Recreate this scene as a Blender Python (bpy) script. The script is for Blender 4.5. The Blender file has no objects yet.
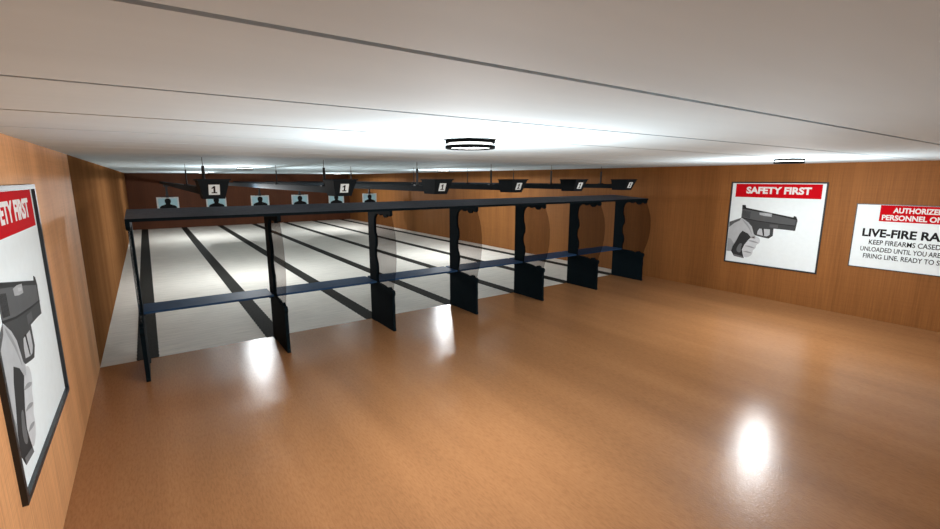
import bpy, bmesh, math, random
from mathutils import Vector, Matrix
random.seed(4)
SC = bpy.context.scene
COL = SC.collection

# ------------------------------------------------------------------ camera
CAM = (0.7198, -7.3594, 2.4089)
cd = bpy.data.cameras.new('camera')
cam = bpy.data.objects.new('camera', cd)
COL.objects.link(cam)
cam.location = CAM
cam.rotation_euler = (math.radians(90 - 10.536), 0, -math.radians(35.009))
cd.sensor_fit = 'HORIZONTAL'
cd.sensor_width = 36.0
cd.lens = 36.0 * 458.1 / 940.0
cd.clip_start = 0.02
cd.clip_end = 200
SC.camera = cam

# ------------------------------------------------------------------ world, exposure
w = bpy.data.worlds.new('world')
SC.world = w
w.use_nodes = True
w.node_tree.nodes['Background'].inputs[0].default_value = (0.9, 0.95, 1, 1)
w.node_tree.nodes['Background'].inputs[1].default_value = 0.02
SC.view_settings.view_transform = 'Standard'
SC.view_settings.look = 'None'
SC.view_settings.gamma = 1.0
SC.view_settings.exposure = 0.0
SC.view_settings.use_curve_mapping = False

# lamps of the place: (x, y, watts of its light, light height)
LAMPS = [
    (2.76, -4.45, 170, 1.90), (8.39, -4.45, 170, 1.90),
    (2.76, 5.05, 168, 1.98), (8.40, 5.05, 168, 1.98),
    (2.76, 14.8, 140, 1.98), (8.40, 14.8, 140, 1.98),
]
LAMP_COLOR = (0.955, 0.985, 1.0)

# ------------------------------------------------------------------ dimensions
W = 10.898       # room width
H = 2.70         # ceiling
YB = 20.0        # back wall
YF = -8.9        # wall behind the camera
X0, S = 0.514, 1.6352
DIVX = [X0 + S * i for i in range(7)]
LANEX = [1.385 + 1.626 * i for i in range(6)]
D = 0.87

# ------------------------------------------------------------------ materials
def new_mat(name, color, rough=0.5, metal=0.0, spec=0.5, emit=None, es=0.0):
    m = bpy.data.materials.new(name)
    m.use_nodes = True
    b = m.node_tree.nodes['Principled BSDF']
    b.inputs['Base Color'].default_value = (*color, 1)
    b.inputs['Roughness'].default_value = rough
    b.inputs['Metallic'].default_value = metal
    b.inputs['Specular IOR Level'].default_value = spec
    if emit:
        b.inputs['Emission Color'].default_value = (*emit, 1)
        b.inputs['Emission Strength'].default_value = es
    return m

def N(m, t, **kw):
    n = m.node_tree.nodes.new(t)
    for k, v in kw.items():
        setattr(n, k, v)
    return n

def noise_tex(m, scale_vec, scale, detail=4, rough=0.6, loc=(0, 0, 0)):
    tc = N(m, 'ShaderNodeTexCoord')
    mp = N(m, 'ShaderNodeMapping')
    mp.inputs['Scale'].default_value = scale_vec
    mp.inputs['Location'].default_value = loc
    nz = N(m, 'ShaderNodeTexNoise')
    nz.inputs['Scale'].default_value = scale
    nz.inputs['Detail'].default_value = detail
    nz.inputs['Roughness'].default_value = rough
    L = m.node_tree.links
    L.new(tc.outputs['Object'], mp.inputs[0])
    L.new(mp.outputs[0], nz.inputs['Vector'])
    return nz.outputs['Fac']

def ramp(m, fac, stops):
    r = N(m, 'ShaderNodeValToRGB')
    e = r.color_ramp.elements
    while len(e) < len(stops):
        e.new(0.5)
    for i, (p, c) in enumerate(stops):
        e[i].position = p
        e[i].color = (*c, 1)
    m.node_tree.links.new(fac, r.inputs[0])
    return r.outputs[0]

def mixc(m, fac, a, b, mode='MIX'):
    x = N(m, 'ShaderNodeMix', data_type='RGBA', blend_type=mode)
    L = m.node_tree.links
    for sock, v in ((0, fac), (6, a), (7, b)):
        if hasattr(v, 'is_output'):
            L.new(v, x.inputs[sock])
        elif sock == 0:
            x.inputs[0].default_value = v
        else:
            x.inputs[sock].default_value = (*v, 1)
    return x.outputs[2]

def bump(m, h, strength, dist=0.01):
    b = N(m, 'ShaderNodeBump')
    b.inputs['Strength'].default_value = strength
    b.inputs['Distance'].default_value = dist
    m.node_tree.links.new(h, b.inputs['Height'])
    m.node_tree.links.new(b.outputs[0], m.node_tree.nodes['Principled BSDF'].inputs['Normal'])

def set_base(m, c):
    m.node_tree.links.new(c, m.node_tree.nodes['Principled BSDF'].inputs['Base Color'])

def scl(c, k):
    return tuple(v * k for v in c)

def wall_wood(name, base, rough, spec):
    m = new_mat(name, base, rough, 0, spec)
    streak = noise_tex(m, (9, 9, 0.22), 6.0, 5, 0.65)
    broad = noise_tex(m, (1.6, 1.6, 0.10), 1.4, 2, 0.5, (3, 1, 0))
    weft = noise_tex(m, (0.6, 0.6, 26), 2.2, 3, 0.6)
    c = ramp(m, streak, [(0.28, scl(base, 0.80)), (0.72, scl(base, 1.17))])
    c2 = ramp(m, broad, [(0.32, (0.86, 0.84, 0.82)), (0.68, (1.08, 1.08, 1.08))])
    c3 = ramp(m, weft, [(0.30, (0.94, 0.935, 0.93)), (0.55, (1.01, 1.01, 1.01))])
    c = mixc(m, 1.0, c, c2, 'MULTIPLY')
    c = mixc(m, 1.0, c, c3, 'MULTIPLY')
    set_base(m, c)
    bump(m, streak, 0.08, 0.004)
    return m

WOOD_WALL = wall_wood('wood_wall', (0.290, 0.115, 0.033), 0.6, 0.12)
WOOD_LIT = wall_wood('wood_wall_lit', (0.74, 0.375, 0.170), 0.6, 0.1)  # front part of the left wall, its brighter lighting put into the colour
WOOD_SHADED = wall_wood('wood_wall_shaded', (0.250, 0.110, 0.042), 0.7, 0.0)  # same left wall past the booths, shade painted in as a darker colour
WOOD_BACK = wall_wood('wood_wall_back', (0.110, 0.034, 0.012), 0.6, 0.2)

def floor_wood():
    base = (0.350, 0.163, 0.068)
    m = new_mat('wood_floor', base, 0.215, 0, 0.20)
    broad = noise_tex(m, (1.0, 0.10, 1), 1.9, 3, 0.55)
    fine = noise_tex(m, (14, 0.7, 1), 5.0, 5, 0.65)
    tick = noise_tex(m, (24, 5, 1), 3.0, 3, 0.6)
    c = ramp(m, broad, [(0.30, scl(base, 0.88)), (0.5, base), (0.70, (0.395, 0.186, 0.079))])
    c = mixc(m, 1.0, c, ramp(m, fine, [(0.3, (0.94, 0.935, 0.93)), (0.7, (1.05, 1.05, 1.05))]), 'MULTIPLY')
    c = mixc(m, 1.0, c, ramp(m, tick, [(0.38, (0.90, 0.885, 0.87)), (0.55, (1.03, 1.03, 1.03))]), 'MULTIPLY')
    set_base(m, c)
    sp = noise_tex(m, (1, 1, 1), 75, 2, 0.6)
    bump(m, sp, 0.30, 0.004)
    return m
FLOOR_WOOD = floor_wood()

def lane_floor():
    base = (0.785, 0.73, 0.655)
    m = new_mat('lane_floor', base, 0.75, 0, 0.15)
    line = noise_tex(m, (0.5, 9, 1), 3.0, 4, 0.7)
    fine = noise_tex(m, (1.2, 20, 1), 1.6, 4, 0.7)
    c = ramp(m, line, [(0.30, scl(base, 0.86)), (0.55, base), (0.75, scl(base, 1.07))])
    c = mixc(m, 1.0, c, ramp(m, fine, [(0.32, (0.82, 0.82, 0.82)), (0.52, (1.02, 1.02, 1.02))]), 'MULTIPLY')
    set_base(m, c)
    return m
LANE_FLOOR = lane_floor()

def rubber():
    m = new_mat('ribbed_rubber', (0.045, 0.042, 0.036), 0.85, 0, 0.1)
    n = noise_tex(m, (1, 1, 1), 30, 2)
    set_base(m, ramp(m, n, [(0.3, (0.018, 0.017, 0.015)), (0.7, (0.036, 0.034, 0.029))]))
    return m
RUBBER = rubber()

def ceiling_mat():
    base = (0.675, 0.805, 0.865)
    m = new_mat('ceiling_panel', base, 0.8, 0, 0.1)
    a = noise_tex(m, (0.35, 2.5, 1), 1.2, 3, 0.55)
    set_base(m, ramp(m, a, [(0.3, scl(base, 0.96)), (0.7, scl(base, 1.03))]))
    return m
CEIL = ceiling_mat()
GROOVE = new_mat('groove_dark', (0.01, 0.01, 0.01), 0.9)

def painted(name, c, rough=0.45, spec=0.4, metal=0.0, var=0.12):
    m = new_mat(name, c, rough, metal, spec)
    n = noise_tex(m, (1, 1, 1), 12, 3)
    set_base(m, ramp(m, n, [(0.3, scl(c, 1 - var)), (0.7, scl(c, 1 + var))]))
    return m
BOOTH = painted('booth_black', (0.0035, 0.0085, 0.0120), 0.7, 0.05)
CANOPY = painted('canopy_charcoal', (0.170, 0.185, 0.225), 0.7, 0.05)
SHELF = painted('shelf_blue', (0.024, 0.066, 0.150), 0.55, 0.10)
RAIL = painted('rail_steel', (0.010, 0.014, 0.018), 0.65, 0.06)
SIGNBODY = painted('sign_housing_black', (0.008, 0.012, 0.015), 0.65, 0.12)
BLACKM = painted('black_metal', (0.010, 0.010, 0.011), 0.4, 0.4)
RING = painted('lamp_ring_black', (0.003, 0.003, 0.003), 0.8, 0.02)
DIFF = new_mat('lamp_diffuser', (0.9, 0.9, 0.88), 0.4, 0, 0.5, (1, 0.97, 0.92), 2.5)
PAPERBLUE = painted('target_paper', (0.56, 0.84, 0.93), 0.8, 0.1, 0, 0.04)
PAPERRIM = painted('target_rim', (0.85, 0.88, 0.88), 0.8, 0.1, 0, 0.04)
INK = painted('black_ink', (0.008, 0.008, 0.009), 0.7, 0.2)
PLAQUE = painted('plaque_white', (0.83, 0.93, 0.95), 0.7, 0.1, 0, 0.02)
BOARD = painted('board_white', (0.86, 0.93, 0.94), 0.7, 0.1, 0, 0.02)
RED = painted('banner_red', (0.56, 0.004, 0.010), 0.8, 0.05, 0, 0.03)
FRAMEB = painted('frame_black', (0.016, 0.020, 0.024), 0.4, 0.5)
WHITEINK = painted('white_ink', (0.82, 0.80, 0.78), 0.6, 0.2, 0, 0.02)

def grey(name, v, rough=0.6):
    return painted(name, (v * 0.96, v, v * 1.03), rough, 0.2, 0, 0.05)
G_SLIDE = grey('print_grey_slide', 0.105)
G_EDGE = grey('print_near_black', 0.018)
G_FRAME = grey('print_grey_frame', 0.060)
G_LINE = grey('print_dark_line', 0.028)
G_HOLE = grey('print_pale_gap', 0.55)
G_PORT = grey('print_port', 0.42)
G_HAND = grey('print_hand', 0.50)
G_HANDS = grey('print_hand_shadow', 0.11)
G_HANDM = grey('print_hand_mid', 0.34)
G_FING = grey('print_fingers', 0.64)
G_GRIP = grey('print_grip', 0.035)
G_GRIPL = grey('print_grip_sheen', 0.16)

def glass_mat():
    m = bpy.data.materials.new('smoked_glass')
    m.use_nodes = True
    nt = m.node_tree
    nt.nodes.clear()
    out = nt.nodes.new('ShaderNodeOutputMaterial')
    tr = nt.nodes.new('ShaderNodeBsdfTransparent')
    tr.inputs[0].default_value = (0.72, 0.70, 0.695, 1)
    gl = nt.nodes.new('ShaderNodeBsdfGlossy')
    gl.inputs['Roughness'].default_value = 0.12
    gl.inputs[0].default_value = (0.9, 0.9, 0.92, 1)
    lw = nt.nodes.new('ShaderNodeLayerWeight')
    lw.inputs['Blend'].default_value = 0.5
    fr = nt.nodes.new('ShaderNodeMath')
    fr.operation = 'POWER'
    fr.inputs[1].default_value = 6.0
    f2 = nt.nodes.new('ShaderNodeMath')
    f2.operation = 'MULTIPLY'
    f2.inputs[1].default_value = 0.30
    nt.links.new(lw.outputs['Facing'], fr.inputs[0])
    nt.links.new(fr.outputs[0], f2.inputs[0])
    mx = nt.nodes.new('ShaderNodeMixShader')
    nt.links.new(f2.outputs[0], mx.inputs[0])
    nt.links.new(tr.outputs[0], mx.inputs[1])
    nt.links.new(gl.outputs[0], mx.inputs[2])
    nt.links.new(mx.outputs[0], out.inputs[0])
    return m
GLASS = glass_mat()

# ------------------------------------------------------------------ helpers
def finish(name, bm, mats, parent=None, smooth=False, loc=None):
    bmesh.ops.recalc_face_normals(bm, faces=bm.faces[:])
    me = bpy.data.meshes.new(name)
    bm.to_mesh(me)
    bm.free()
    if not isinstance(mats, (list, tuple)):
        mats = [mats]
    for m in mats:
        me.materials.append(m)
    if smooth:
        for p in me.polygons:
            p.use_smooth = True
    o = bpy.data.objects.new(name, me)
    COL.objects.link(o)
    if parent:
        o.parent = parent
    if loc:
        o.location = loc
    return o

def tag(o, label, cat, group=None, kind=None):
    if label:
        o['label'] = label
    if cat:
        o['category'] = cat
    if group:
        o['group'] = group
    if kind:
        o['kind'] = kind
    return o

def thing(name, label, cat, loc=(0, 0, 0), rz=0, group=None):
    o = bpy.data.objects.new(name, None)
    COL.objects.link(o)
    o.location = loc
    o.rotation_euler = (0, 0, rz)
    o.empty_display_size = 0.1
    return tag(o, label, cat, group)

def struct(o, label=None):
    o['kind'] = 'structure'
    if label:
        o['label'] = label
    return o

def box(bm, x0, x1, y0, y1, z0, z1, mi=0, bev=0.0):
    vs = [bm.verts.new(v) for v in ((x0, y0, z0), (x1, y0, z0), (x1, y1, z0), (x0, y1, z0),
                                    (x0, y0, z1), (x1, y0, z1), (x1, y1, z1), (x0, y1, z1))]
    fs = []
    for q in ((0, 3, 2, 1), (4, 5, 6, 7), (0, 1, 5, 4), (1, 2, 6, 5), (2, 3, 7, 6), (3, 0, 4, 7)):
        f = bm.faces.new([vs[i] for i in q])
        f.material_index = mi
        fs.append(f)
    if bev > 0:
        es = list({e for f in fs for e in f.edges})
        bmesh.ops.bevel(bm, geom=es, offset=bev, segments=2, affect='EDGES', profile=0.6)

def prism(bm, pts, axis, a, b, mi=0):
    """pts: outline in the two other axes; extruded along axis from a to b."""
    def P(u, v, t):
        return {0: (t, u, v), 1: (u, t, v), 2: (u, v, t)}[axis]
    lo = [bm.verts.new(P(u, v, a)) for u, v in pts]
    hi = [bm.verts.new(P(u, v, b)) for u, v in pts]
    n = len(pts)
    fs = [bm.faces.new(lo), bm.faces.new(hi[::-1])]
    for i in range(n):
        fs.append(bm.faces.new((lo[i], lo[(i + 1) % n], hi[(i + 1) % n], hi[i])))
    for f in fs:
        f.material_index = mi
    bm.normal_update()
    bmesh.ops.triangulate(bm, faces=fs[:2], ngon_method='EAR_CLIP')

def lathe(bm, prof, seg=40, center=(0, 0), mi=0):
    rings = []
    for r, z in prof:
        rings.append([bm.verts.new((center[0] + r * math.cos(2 * math.pi * k / seg),
                                    center[1] + r * math.sin(2 * math.pi * k / seg), z)) for k in range(seg)])
    n = len(rings)
    for i in range(n):
        a, b = rings[i], rings[(i + 1) % n]
        for k in range(seg):
            f = bm.faces.new((a[k], a[(k + 1) % seg], b[(k + 1) % seg], b[k]))
            f.material_index = mi

def cyl(bm, x, y, z0, z1, r, seg=14, mi=0):
    lo = [bm.verts.new((x + r * math.cos(2 * math.pi * k / seg), y + r * math.sin(2 * math.pi * k / seg), z0)) for k in range(seg)]
    hi = [bm.verts.new((v.co.x, v.co.y, z1)) for v in lo]
    bm.faces.new(lo[::-1]).material_index = mi
    bm.faces.new(hi).material_index = mi
    for k in range(seg):
        bm.faces.new((lo[k], lo[(k + 1) % seg], hi[(k + 1) % seg], hi[k])).material_index = mi

def smooth_poly(pts, it=2):
    """Chaikin corner cutting of a closed outline."""
    for _ in range(it):
        q = []
        n = len(pts)
        for i in range(n):
            a, b = pts[i], pts[(i + 1) % n]
            q.append((a[0] * .75 + b[0] * .25, a[1] * .75 + b[1] * .25))
            q.append((a[0] * .25 + b[0] * .75, a[1] * .25 + b[1] * .75))
        pts = q
    return pts

def copy_tree(o, parent=None):
    c = o.copy()
    COL.objects.link(c)
    if parent:
        c.parent = parent
    for ch in list(o.children):
        copy_tree(ch, c)
    return c

# ------------------------------------------------------------------ the room
T = 0.15
def shell(name, dims, mat, label):
    bm = bmesh.new()
    box(bm, *dims)
    return struct(finish(name, bm, mat), label)

shell('floor', (0, W, YF, 0, -T, 0), FLOOR_WOOD, 'orange-brown wood grain floor in front of the booths')
shell('floor_lanes', (0, W, 0, YB, -T, 0), LANE_FLOOR, 'pale grey floor of the lanes')
shell('wall_left', (-T, 0, YF, 0, -T, H + T), WOOD_LIT, 'wood panelled wall left of the booths, bright lighting painted into its colour')
shell('wall_left_lanes', (-T, 0, 0, YB, -T, H + T), WOOD_SHADED, 'wood panelled left wall along the lanes, shade painted into its colour')
shell('wall_right', (W, W + T, YF, YB, -T, H + T), WOOD_WALL, 'brown wood panelled right wall with the two posters')
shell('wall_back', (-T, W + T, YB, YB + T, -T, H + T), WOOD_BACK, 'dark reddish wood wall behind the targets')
shell('wall_front', (-T, W + T, YF - T, YF, -T, H + T), WOOD_WALL, 'wood wall behind the viewer')

bm = bmesh.new()
g0, gs, gw = -6.357, 0.8932, 0.028
k0 = int(math.floor((YF - g0) / gs))
y = g0 + k0 * gs
while y < YB:
    a, b = max(y + gw / 2, YF), min(y + gs - gw / 2, YB)
    if b > a:
        box(bm, 0, W, a, b, H, H + 0.02, 0)
    y += gs
box(bm, 0, W, YF, YB, H + 0.02, H + T, 1)
struct(finish('ceiling', bm, [CEIL, GROOVE]), 'off-white ceiling of wide panels with dark joints')

# ribbed dark strips between the lanes
for i, x in enumerate(DIVX):
    bm = bmesh.new()
    n = 260
    pts = []
    hw = 0.122
    ys = [0.0 + YB * k / n for k in range(n + 1)]
    for k, yy in enumerate(ys):
        pts.append((x - hw - (0.008 if k % 2 else 0), yy))
    for k, yy in reversed(list(enumerate(ys))):
        pts.append((x + hw + (0.008 if k % 2 else 0), yy))
    lo = [bm.verts.new((px, py, 0.0)) for px, py in pts]
    hi = [bm.verts.new((px, py, 0.006)) for px, py in pts]
    m_ = len(pts)
    for k in range(m_):
        bm.faces.new((lo[k], lo[(k + 1) % m_], hi[(k + 1) % m_], hi[k]))
    for k in range(n):
        bm.faces.new((hi[k], hi[k + 1], hi[m_ - 2 - k], hi[m_ - 1 - k]))
    struct(finish('trim_%d' % (i + 1), bm, RUBBER), 'dark ribbed strip set in the lane floor')

# ------------------------------------------------------------------ ceiling lamps
def make_lamp():
    t = thing('ceiling_lamp', '', 'lamp')
    bm = bmesh.new()
    cyl(bm, 0, 0, -0.012, 0.0, 0.160, 40)
    finish('base_plate', bm, RING, t, True)
    bm = bmesh.new()
    lathe(bm, [(0.178, -0.003), (0.200, -0.004), (0.200, -0.026), (0.178, -0.027)], 48)
    finish('upper_ring', bm, RING, t)
    bm = bmesh.new()
    cyl(bm, 0, 0, -0.058, -0.012, 0.179, 48)
    finish('diffuser', bm, DIFF, t)
    bm = bmesh.new()
    lathe(bm, [(0.176, -0.044), (0.200, -0.045), (0.200, -0.066), (0.190, -0.070), (0.176, -0.068)], 48)
    finish('lower_ring', bm, RING, t)
    return t
lamp0 = make_lamp()
LAMP_LABELS = [
    'round black-ringed ceiling lamp nearest the viewer, above the middle of the wood floor',
    'round black-ringed ceiling lamp near the right wall, above the first safety poster',
    'small round ceiling lamp between the two leftmost lane signs',
    'small round ceiling lamp over the right lanes, above the third lane sign',
    'round ceiling lamp deep over the left lanes near the back wall',
    'round ceiling lamp deep over the right lanes near the back wall',
]
for i, (x, y, wt, lz) in enumerate(LAMPS):
    t = lamp0 if i == 0 else copy_tree(lamp0)
    t.location = (x, y, H)
    t.scale = (0.94, 0.94, 0.96)
    tag(t, LAMP_LABELS[i], 'lamp', 'round lamps on the ceiling')
    ld = bpy.data.lights.new('lamp_light', 'POINT')
    ld.energy = wt
    ld.color = LAMP_COLOR
    ld.shadow_soft_size = 0.06
    lo = bpy.data.objects.new('lamp_light', ld)
    COL.objects.link(lo)
    lo.location = (x, y, lz)

# ------------------------------------------------------------------ booth dividers
TH = 0.045
def divider():
    t = thing('booth_divider', '', 'divider')
    # rear post and top arm: one C shaped plate with wavy inner edge
    out = [(0, 0.70), (0, 1.93), (-0.87, 1.93), (-0.875, 1.90), (-0.87, 1.865),
           (-0.84, 1.845), (-0.81, 1.850), (-0.79, 1.870), (-0.765, 1.875), (-0.74, 1.855), (-0.71, 1.825), (-0.67, 1.815), (-0.63, 1.828),
           (-0.60, 1.858), (-0.575, 1.868), (-0.545, 1.868), (-0.52, 1.852), (-0.49, 1.840), (-0.46, 1.846), (-0.43, 1.862), (-0.38, 1.862),
           (-0.33, 1.850), (-0.285, 1.820), (-0.255, 1.78), (-0.240, 1.72), (-0.235, 1.62), (-0.245, 1.55), (-0.270, 1.50), (-0.285, 1.44),
           (-0.285, 1.36), (-0.270, 1.32), (-0.245, 1.28), (-0.235, 1.20), (-0.240, 1.12), (-0.265, 1.07), (-0.290, 1.02),
           (-0.300, 0.94), (-0.290, 0.87), (-0.270, 0.82), (-0.262, 0.76), (-0.268, 0.70)]
    bm = bmesh.new()
    prism(bm, out, 0, -TH / 2, TH / 2)
    bmesh.ops.recalc_face_normals(bm, faces=bm.faces[:])
    finish('post_frame', bm, BOOTH, t)
    low = [(0, 0), (0, 0.70), (-0.30, 0.70), (-0.45, 0.695), (-0.56, 0.685), (-0.62, 0.668), (-0.655, 0.655), (-0.675, 0.672), (-0.70, 0.695),
           (-0.74, 0.703), (-0.775, 0.695), (-0.80, 0.672), (-0.825, 0.668), (-0.86, 0.672), (-0.885, 0.655), (-0.893, 0.625),
           (-0.885, 0.595), (-0.868, 0.575), (-0.865, 0.50), (-0.872, 0.40), (-0.866, 0.30), (-0.872, 0.16), (-0.87, 0.05), (-0.88, 0.04), (-0.88, 0.0)]
    bm = bmesh.new()
    prism(bm, low, 0, -TH / 2, TH / 2)
    finish('lower_panel', bm, BOOTH, t)
    gl = [(-0.20, 0.66), (-0.20, 1.90), (-0.86, 1.90), (-0.90, 1.80), (-0.945, 1.70), (-0.985, 1.58), (-1.005, 1.45), (-1.01, 1.30),
          (-1.00, 1.15), (-0.975, 1.00), (-0.94, 0.88), (-0.90, 0.78), (-0.88, 0.70), (-0.84, 0.62), (-0.66, 0.62)]
    bm = bmesh.new()
    prism(bm, gl, 0, -0.004, 0.004)
    finish('glass_pane', bm, GLASS, t)
    bm = bmesh.new()
    box(bm, -0.035, 0.035, -0.20, -0.02, 0.0, 0.012, 0, 0.003)
    finish('foot_plate', bm, BOOTH, t)
    return t
div0 = divider()
pos = ['leftmost booth divider, beside the left wall, seen edge-on', 'second booth divider from the left, just right of the left floor glare',
       'third booth divider from the left, with pale floor seen through its glass',
       'middle of the seven booth dividers, just right of the smaller floor glare',
       'third booth divider from the right, its glass against the lit wall',
       'second booth divider from the right, with wall seen through its smoked glass',
       'rightmost booth divider, beside the right wall']
for i, x in enumerate(DIVX):
    t = div0 if i == 0 else copy_tree(div0)
    t.location = (x, 0, 0)
    tag(t, 'black ' + pos[i], 'divider', 'booth dividers along the firing line')

# long top board resting on all dividers
t = thing('top_board', 'long charcoal board lying across the tops of all the booth dividers', 'board', (0, 0, 1.93))
bm = bmesh.new()
prism(bm, [(-0.880, 0.0), (-0.880, 0.036), (0.07, 0.096), (0.07, 0.0)], 0, DIVX[0] - 0.02, DIVX[-1] + 0.03)
finish('board', bm, CANOPY, t)
bm = bmesh.new()
box(bm, DIVX[0] - 0.021, DIVX[-1] + 0.031, -0.888, -0.880, 0.0, 0.036)
o = finish('front_edge_strip', bm, BOOTH, t)
o['label'] = 'black strip along the front edge'

# blue shelves between the dividers
SP = ['in the leftmost bay beside the left wall', 'in the second bay from the left', 'in the third bay from the left',
      'in the third bay from the right', 'in the second bay from the right', 'in the rightmost bay near the right wall']
sh0 = None
for i in range(6):
    if sh0 is None:
        sh0 = thing('booth_shelf', '', 'shelf')
        L = S - TH - 0.002
        bm = bmesh.new()
        box(bm, -L / 2, L / 2, -0.27, 0.23, 0.690, 0.72, 0, 0.004)
        finish('shelf_board', bm, SHELF, sh0)
        for sx in (-1, 1):
            bm = bmesh.new()
            prism(bm, [(-0.20, 0.690), (0.20, 0.690), (0.20, 0.66), (-0.02, 0.62), (-0.20, 0.66)], 0,
                  sx * (L / 2 - 0.010) - 0.008, sx * (L / 2 - 0.010) + 0.008)
            finish('bracket', bm, BOOTH, sh0)
        t = sh0
    else:
        t = copy_tree(sh0)
    t.location = ((DIVX[i] + DIVX[i + 1]) / 2, 0, 0)
    tag(t, 'dark blue shooting shelf ' + SP[i], 'shelf', 'blue shelves between the booth dividers')

# ------------------------------------------------------------------ target rails
ZR0, ZR1 = 2.205, 2.305
def make_rail():
    t = thing('target_rail', '', 'rail')
    bm = bmesh.new()
    prism(bm, [(-0.05, ZR1), (0.05, ZR1), (0.05, ZR0), (0.018, ZR0), (0.018, ZR0 + 0.02), (-0.018, ZR0 + 0.02), (-0.018, ZR0), (-0.05, ZR0)],
          1, -0.565, YB)
    finish('beam', bm, RAIL, t)
    for yy in (-0.16, 3.0):
        bm = bmesh.new()
        cyl(bm, 0, yy, ZR1, 2.585, 0.012 if yy > 0 else 0.019)
        cyl(bm, 0, yy, 2.58, H, 0.004, 8)
        box(bm, -0.056, 0.056, yy - 0.035, yy + 0.035, ZR1 - 0.004, ZR1 + 0.014)
        finish('hanger_rod', bm, BLACKM, t)
    return t
rail0 = make_rail()
LANE = ['leftmost lane', 'second lane from the left', 'third lane from the left', 'third lane from the right', 'second lane from the right', 'rightmost lane']
for i, x in enumerate(LANEX):
    t = rail0 if i == 0 else copy_tree(rail0)
    t.location = (x, 0, 0)
    tag(t, 'dark steel target rail hung from the ceiling over the ' + LANE[i], 'rail', 'target rails over the lanes')

# ------------------------------------------------------------------ lane signs
def make_sign():
    t = thing('lane_sign', '', 'sign')
    zt, zb = 2.412, 2.172
    yf, yb = -1.0, -0.565
    bm = bmesh.new()
    def ring(hx, f, b, z):
        return [bm.verts.new(v) for v in ((-hx, f, z), (hx, f, z), (hx, b, z), (-hx, b, z))]
    rs = [ring(0.118, yf + 0.10, yb, zb), ring(0.168, yf, yb, zt - 0.018), ring(0.184, yf - 0.010, yb + 0.0, zt - 0.018),
          ring(0.184, yf - 0.010, yb + 0.0, zt)]
    bm.faces.new(rs[0][::-1])
    for a, b in zip(rs, rs[1:]):
        for k in range(4):
            bm.faces.new((a[k], a[(k + 1) % 4], b[(k + 1) % 4], b[k]))
    bm.faces.new(rs[-1])
    finish('housing', bm, SIGNBODY, t)
    # front face leans: y = yf + 0.02*(zt-z)/(zt-zb)
    def fy(z, o):
        return yf + 0.10 * (zt - 0.018 - z) / (zt - 0.018 - zb) - o
    bm = bmesh.new()
    z0, z1, hx, cx = 2.222, 2.345, 0.060, 0.0
    v = [bm.verts.new(p) for p in ((cx - hx, fy(z0, .006), z0), (cx + hx, fy(z0, .006), z0), (cx + hx, fy(z1, .006), z1), (cx - hx, fy(z1, .006), z1),
                                   (cx - hx, fy(z0, -.002), z0), (cx + hx, fy(z0, -.002), z0), (cx + hx, fy(z1, -.002), z1), (cx - hx, fy(z1, -.002), z1))]
    for q in ((0, 1, 2, 3), (7, 6, 5, 4), (0, 4, 5, 1), (1, 5, 6, 2), (2, 6, 7, 3), (3, 7, 4, 0)):
        bm.faces.new([v[k] for k in q])
    pq = finish('number_plate', bm, PLAQUE, t)
    bm = bmesh.new()
    one = [(-0.030, 0.0), (0.030, 0.0), (0.030, 0.013), (0.011, 0.013), (0.011, 0.086), (-0.004, 0.086), (-0.028, 0.066), (-0.028, 0.052), (-0.009, 0.062), (-0.009, 0.013), (-0.030, 0.013)]
    lo, hi = [], []
    for u, vv in one:
        z = z0 + 0.019 + vv
        lo.append(bm.verts.new((u, fy(z, .0055), z)))
        hi.append(bm.verts.new((u, fy(z, .0075), z)))
    n = len(one)
    f1 = bm.faces.new(lo)
    f2 = bm.faces.new(hi[::-1])
    for k in range(n):
        bm.faces.new((lo[k], lo[(k + 1) % n], hi[(k + 1) % n], hi[k]))
    bm.normal_update()
    bmesh.ops.triangulate(bm, faces=[f1, f2], ngon_method='EAR_CLIP')
    finish('numeral', bm, INK, pq)
    return t
s0 = make_sign()
for i, x in enumerate(LANEX):
    t = s0 if i == 0 else copy_tree(s0)
    t.location = (x + 0.025, 0, 0)
    tag(t, 'black tapered box sign with a white 1 plate above the ' + LANE[i], 'sign', 'lane signs hanging over the booths')

# ------------------------------------------------------------------ paper targets
def make_target():
    t = thing('paper_target', '', 'target')
    w2, zt, zb = 0.355, 1.745, 1.03
    bm = bmesh.new()
    box(bm, -w2, w2, -0.004, 0.008, zb, zt)
    sh = finish('sheet', bm, PAPERRIM, t)
    bm = bmesh.new()
    box(bm, -w2 + 0.05, w2 - 0.05, -0.0065, -0.004, zb + 0.05, zt - 0.05)
    finish('printed_field', bm, PAPERBLUE, sh)
    sil = [(0.275, 1.07), (0.285, 1.30), (0.265, 1.385), (0.215, 1.425), (0.12, 1.455), (0.075, 1.475), (0.07, 1.505), (0.092, 1.545), (0.100, 1.60), (0.088, 1.655), (0.05, 1.69), (0, 1.70)]
    sil = sil + [(-a, b) for a, b in sil[:-1][::-1]]
    bm = bmesh.new()
    prism(bm, sil, 1, -0.009, -0.0064)
    finish('silhouette', bm, INK, sh)
    bm = bmesh.new()
    box(bm, -0.085, 0.085, -0.09, 0.09, ZR0 - 0.075, ZR0 - 0.002, 0, 0.006)
    finish('carrier', bm, BLACKM, t)
    bm = bmesh.new()
    box(bm, -0.035, 0.035, -0.012, 0.012, zt + 0.02, ZR0 - 0.07)
    box(bm, -0.05, 0.05, -0.02, 0.02, zt - 0.02, zt + 0.10)
    box(bm, -0.20, 0.20, -0.014, -0.002, zt - 0.006, zt + 0.020)
    finish('clamp_arm', bm, BLACKM, t)
    return t
t0 = make_target()
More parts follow.
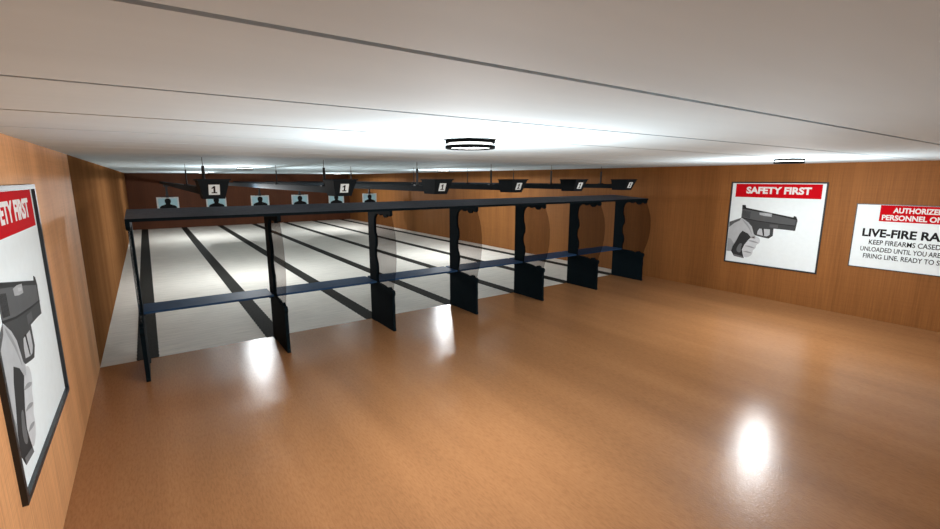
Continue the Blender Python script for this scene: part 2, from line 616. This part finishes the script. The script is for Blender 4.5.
for i, x in enumerate(LANEX):
    t = t0 if i == 0 else copy_tree(t0)
    t.location = (x, 13.6, 0)
    tag(t, 'pale blue paper target with a black head-and-shoulders silhouette in the ' + LANE[i], 'target', 'silhouette targets hanging down the lanes')

# ------------------------------------------------------------------ writing
def text_mesh(name, s, parent, mat, x0, x1, zb, zt, depth, bold=0.02):
    """Text fitted into [x0,x1] x [zb,zt] of the sign's own face (x right, z up, front at -y)."""
    cu = bpy.data.curves.new(name, 'FONT')
    cu.body = s
    cu.size = 1.0
    cu.offset = bold
    cu.extrude = 0.002
    cu.resolution_u = 4
    tmp = bpy.data.objects.new('tmp', cu)
    COL.objects.link(tmp)
    bpy.context.view_layer.update()
    dg = bpy.context.evaluated_depsgraph_get()
    me = bpy.data.meshes.new_from_object(tmp.evaluated_get(dg))
    bpy.data.objects.remove(tmp)
    bpy.data.curves.remove(cu)
    xs = [v.co.x for v in me.vertices]
    ys = [v.co.y for v in me.vertices]
    ax, bx, ay, by = min(xs), max(xs), min(ys), max(ys)
    for v in me.vertices:
        u = x0 + (v.co.x - ax) / (bx - ax) * (x1 - x0)
        z = zb + (v.co.y - ay) / (by - ay) * (zt - zb)
        v.co = Vector((u, depth - (0.0012 if v.co.z > 0 else 0), z))
    me.name = name
    me.materials.clear()
    me.materials.append(mat)
    o = bpy.data.objects.new(name, me)
    COL.objects.link(o)
    o.parent = parent
    return o

# ------------------------------------------------------------------ safety posters
PRINT = [  # (outline u,v from the lower left corner, material, layer, smoothing)
    ('hand', [
        ([(0.030, 0.835), (0.14, 0.890), (0.26, 0.962), (0.405, 0.878), (0.484, 0.797), (0.541, 0.646), (0.573, 0.611), (0.551, 0.553), (0.49, 0.572), (0.424, 0.644),
          (0.311, 0.694), (0.259, 0.618), (0.206, 0.478), (0.145, 0.348), (0.124, 0.24), (0.030, 0.235)], 0, 1, 0),
        ([(0.49, 0.572), (0.573, 0.611), (0.665, 0.568), (0.668, 0.471), (0.605, 0.433), (0.600, 0.353), (0.550, 0.310), (0.552, 0.237), (0.503, 0.167), (0.399, 0.134),
          (0.357, 0.228), (0.34, 0.3), (0.377, 0.407), (0.448, 0.523)], 1, 1, 1),
        ([(0.030, 0.860), (0.138, 0.908), (0.262, 0.962), (0.235, 0.905), (0.13, 0.842), (0.030, 0.744)], 2, 2, 0),
        ([(0.270, 0.945), (0.36, 0.88), (0.44, 0.79), (0.49, 0.68), (0.50, 0.62), (0.46, 0.70), (0.40, 0.79), (0.33, 0.86)], 3, 2, 1),
        ([(0.42, 0.50), (0.52, 0.515), (0.655, 0.475), (0.61, 0.462), (0.50, 0.485)], 3, 2, 1),
        ([(0.37, 0.385), (0.47, 0.400), (0.598, 0.362), (0.55, 0.350), (0.45, 0.372)], 3, 2, 1),
        ([(0.35, 0.265), (0.44, 0.282), (0.548, 0.255), (0.50, 0.240), (0.42, 0.252)], 3, 2, 1),
        ([(0.030, 0.52), (0.10, 0.50), (0.17, 0.40), (0.124, 0.24), (0.030, 0.235)], 3, 2, 0),
    ]),
    ('pistol', [
        ([(0.311, 0.694), (0.424, 0.644), (0.49, 0.572), (0.448, 0.523), (0.377, 0.407), (0.34, 0.3), (0.357, 0.228), (0.394, 0.127), (0.189, 0.15), (0.124, 0.24),
          (0.145, 0.348), (0.206, 0.478), (0.259, 0.618)], 4, 3, 0),
        ([(0.272, 0.427), (0.339, 0.428), (0.312, 0.335), (0.326, 0.256), (0.284, 0.219), (0.217, 0.275)], 5, 4, 1),
        ([(0.186, 0.189), (0.366, 0.161), (0.395, 0.12), (0.19, 0.144)], 3 + 2, 4, 0),
        ([(0.259, 0.968), (0.552, 0.92), (0.998, 0.884), (1.272, 0.868), (1.265, 0.774), (1.128, 0.782), (0.888, 0.788), (0.89, 0.643), (0.82, 0.581), (0.735, 0.591),
          (0.573, 0.618), (0.538, 0.645), (0.484, 0.797), (0.405, 0.878)], 2, 3, 0),
        ([(0.81, 0.869), (0.96, 0.866), (0.964, 0.806), (0.812, 0.806)], 1, 4, 0),
        ([(0.631, 0.766), (0.827, 0.767), (0.831, 0.658), (0.787, 0.623), (0.726, 0.623), (0.598, 0.648), (0.603, 0.714)], 3, 4, 0),
        ([(0.676, 0.775), (0.712, 0.775), (0.735, 0.633), (0.712, 0.625)], 0, 5, 0),
        ([(0.259, 0.968), (0.26, 1.189), (0.351, 1.174), (0.586, 1.134), (0.923, 1.078), (1.203, 1.031), (1.243, 1.016), (1.283, 0.97), (1.272, 0.868), (0.998, 0.884), (0.552, 0.92)], 1, 4, 0),
        ([(0.259, 0.976), (0.552, 0.928), (0.998, 0.892), (1.272, 0.876), (1.272, 0.862), (0.998, 0.878), (0.552, 0.914), (0.259, 0.960)], 0, 5, 0),
        ([(0.26, 1.189), (0.351, 1.174), (0.586, 1.134), (0.923, 1.078), (1.203, 1.031), (1.274, 1.007), (1.283, 0.97), (1.246, 0.990), (0.927, 1.048), (0.59, 1.103), (0.264, 1.153)], 0, 5, 0),
        ([(0.256, 1.229), (0.319, 1.229), (0.337, 1.167), (0.259, 1.138)], 0, 6, 0),
        ([(1.204, 1.022), (1.217, 1.061), (1.254, 1.046), (1.282, 0.979)], 0, 6, 0),
        ([(0.597, 1.089), (0.703, 1.092), (0.829, 1.078), (0.83, 1.018), (0.71, 1.026), (0.607, 1.044)], 6, 6, 0),
        ([(0.70, 1.075), (0.80, 1.060), (0.80, 1.040), (0.71, 1.048)], 3, 7, 0),
        ([(1.255, 1.000), (1.275, 0.985), (1.268, 0.878), (1.250, 0.880)], 2, 6, 0),
    ] + [([(0.285 + k * 0.022, 1.12 - k * 0.0035), (0.294 + k * 0.022, 1.119 - k * 0.0035), (0.294 + k * 0.022, 0.985 - k * 0.0035), (0.285 + k * 0.022, 0.986 - k * 0.0035)], 7, 6, 0) for k in range(7)]),
]
HAND_M = [G_HAND, G_FING, G_HANDS, G_HANDM]
PIST_M = [G_EDGE, G_SLIDE, G_FRAME, G_HOLE, G_GRIP, G_GRIPL, G_PORT, G_LINE]
PW = 1.70

def poster(loc, rz, label, fd=0.024, fb=0.03):
    """Built facing -y of its own frame, lower left corner at the origin, back on y = 0."""
    t = thing('safety_poster', label, 'poster', loc, rz)
    bm = bmesh.new()
    b = fb
    for q in ((0, PW, 0, b), (0, PW, PW - b, PW), (0, b, b, PW - b), (PW - b, PW, b, PW - b)):
        box(bm, q[0], q[1], -fd, 0, q[2], q[3])
    finish('frame', bm, FRAMEB, t)
    f = -0.004
    bm = bmesh.new()
    box(bm, b, PW - b, f, 0, b, PW - b)
    bd = finish('board', bm, BOARD, t)
    bm = bmesh.new()
    box(bm, 0.095, PW - 0.085, f - 0.0012, f, 1.392, 1.662)
    rb = finish('red_banner', bm, RED, bd)
    text_mesh('safety_first_text', 'SAFETY FIRST', bd, WHITEINK, 0.305, 1.450, 1.465, 1.605, f - 0.0014, 0.045)
    for nm, polys in PRINT:
        bm = bmesh.new()
        for pts, mi, ly, sm in polys:
            if sm:
                pts = smooth_poly(pts, 2)
            prism(bm, [(u, v) for u, v in pts], 1, f - 0.0006 * ly, f, mi)
        finish('printed_' + nm, bm, HAND_M if nm == 'hand' else PIST_M, bd)
    return t
# right wall: the poster's face looks to -x ; own +x runs towards -y
poster((W, -2.485, 0.655), -math.pi / 2, 'framed safety poster of a hand holding a pistol, on the right wall', 0.020, 0.024)
poster((0.0, -4.185, 0.672), math.pi / 2, 'large framed safety poster close to the viewer on the left wall', 0.026, 0.035)

# ------------------------------------------------------------------ range rules sign
t = thing('rules_sign', 'wide white sign with LIVE-FIRE lettering on the right wall, cut by the photo edge', 'sign', (W, -4.637, 0.89), -math.pi / 2)
SW, SH = 1.59, 1.105
bm = bmesh.new()
b = 0.012
for q in ((0, SW, 0, b), (0, SW, SH - b, SH), (0, b, b, SH - b), (SW - b, SW, b, SH - b)):
    box(bm, q[0], q[1], -0.022, 0, q[2], q[3])
finish('frame', bm, FRAMEB, t)
bm = bmesh.new()
box(bm, b, SW - b, -0.014, -0.002, b, SH - b)
bd = finish('board', bm, BOARD, t)
bm = bmesh.new()
box(bm, 0.325, 1.265, -0.0152, -0.014, 1.709 - 0.89, 1.980 - 0.89)
finish('red_block', bm, RED, bd)
def rt(n, s, a, c, z0, z1, mat, bold):
    text_mesh(n, s, bd, mat, a, c, z0 - 0.89, z1 - 0.89, -0.0154, bold)
rt('authorized_text', 'AUTHORIZED', 0.492, 1.098, 1.855, 1.945, WHITEINK, 0.035)
rt('personnel_text', 'PERSONNEL ONLY', 0.360, 1.230, 1.732, 1.822, WHITEINK, 0.035)
rt('live_fire_text', 'LIVE-FIRE RANGE', 0.134, 1.456, 1.436, 1.578, INK, 0.035)
rt('keep_text', 'KEEP FIREARMS CASED AND', 0.241, 1.349, 1.306, 1.389, INK, 0.012)
rt('unloaded_text', 'UNLOADED UNTIL YOU ARE ON THE', 0.139, 1.451, 1.185, 1.264, INK, 0.012)
rt('firing_text', 'FIRING LINE. READY TO SHOOT', 0.191, 1.399, 1.064, 1.145, INK, 0.012)
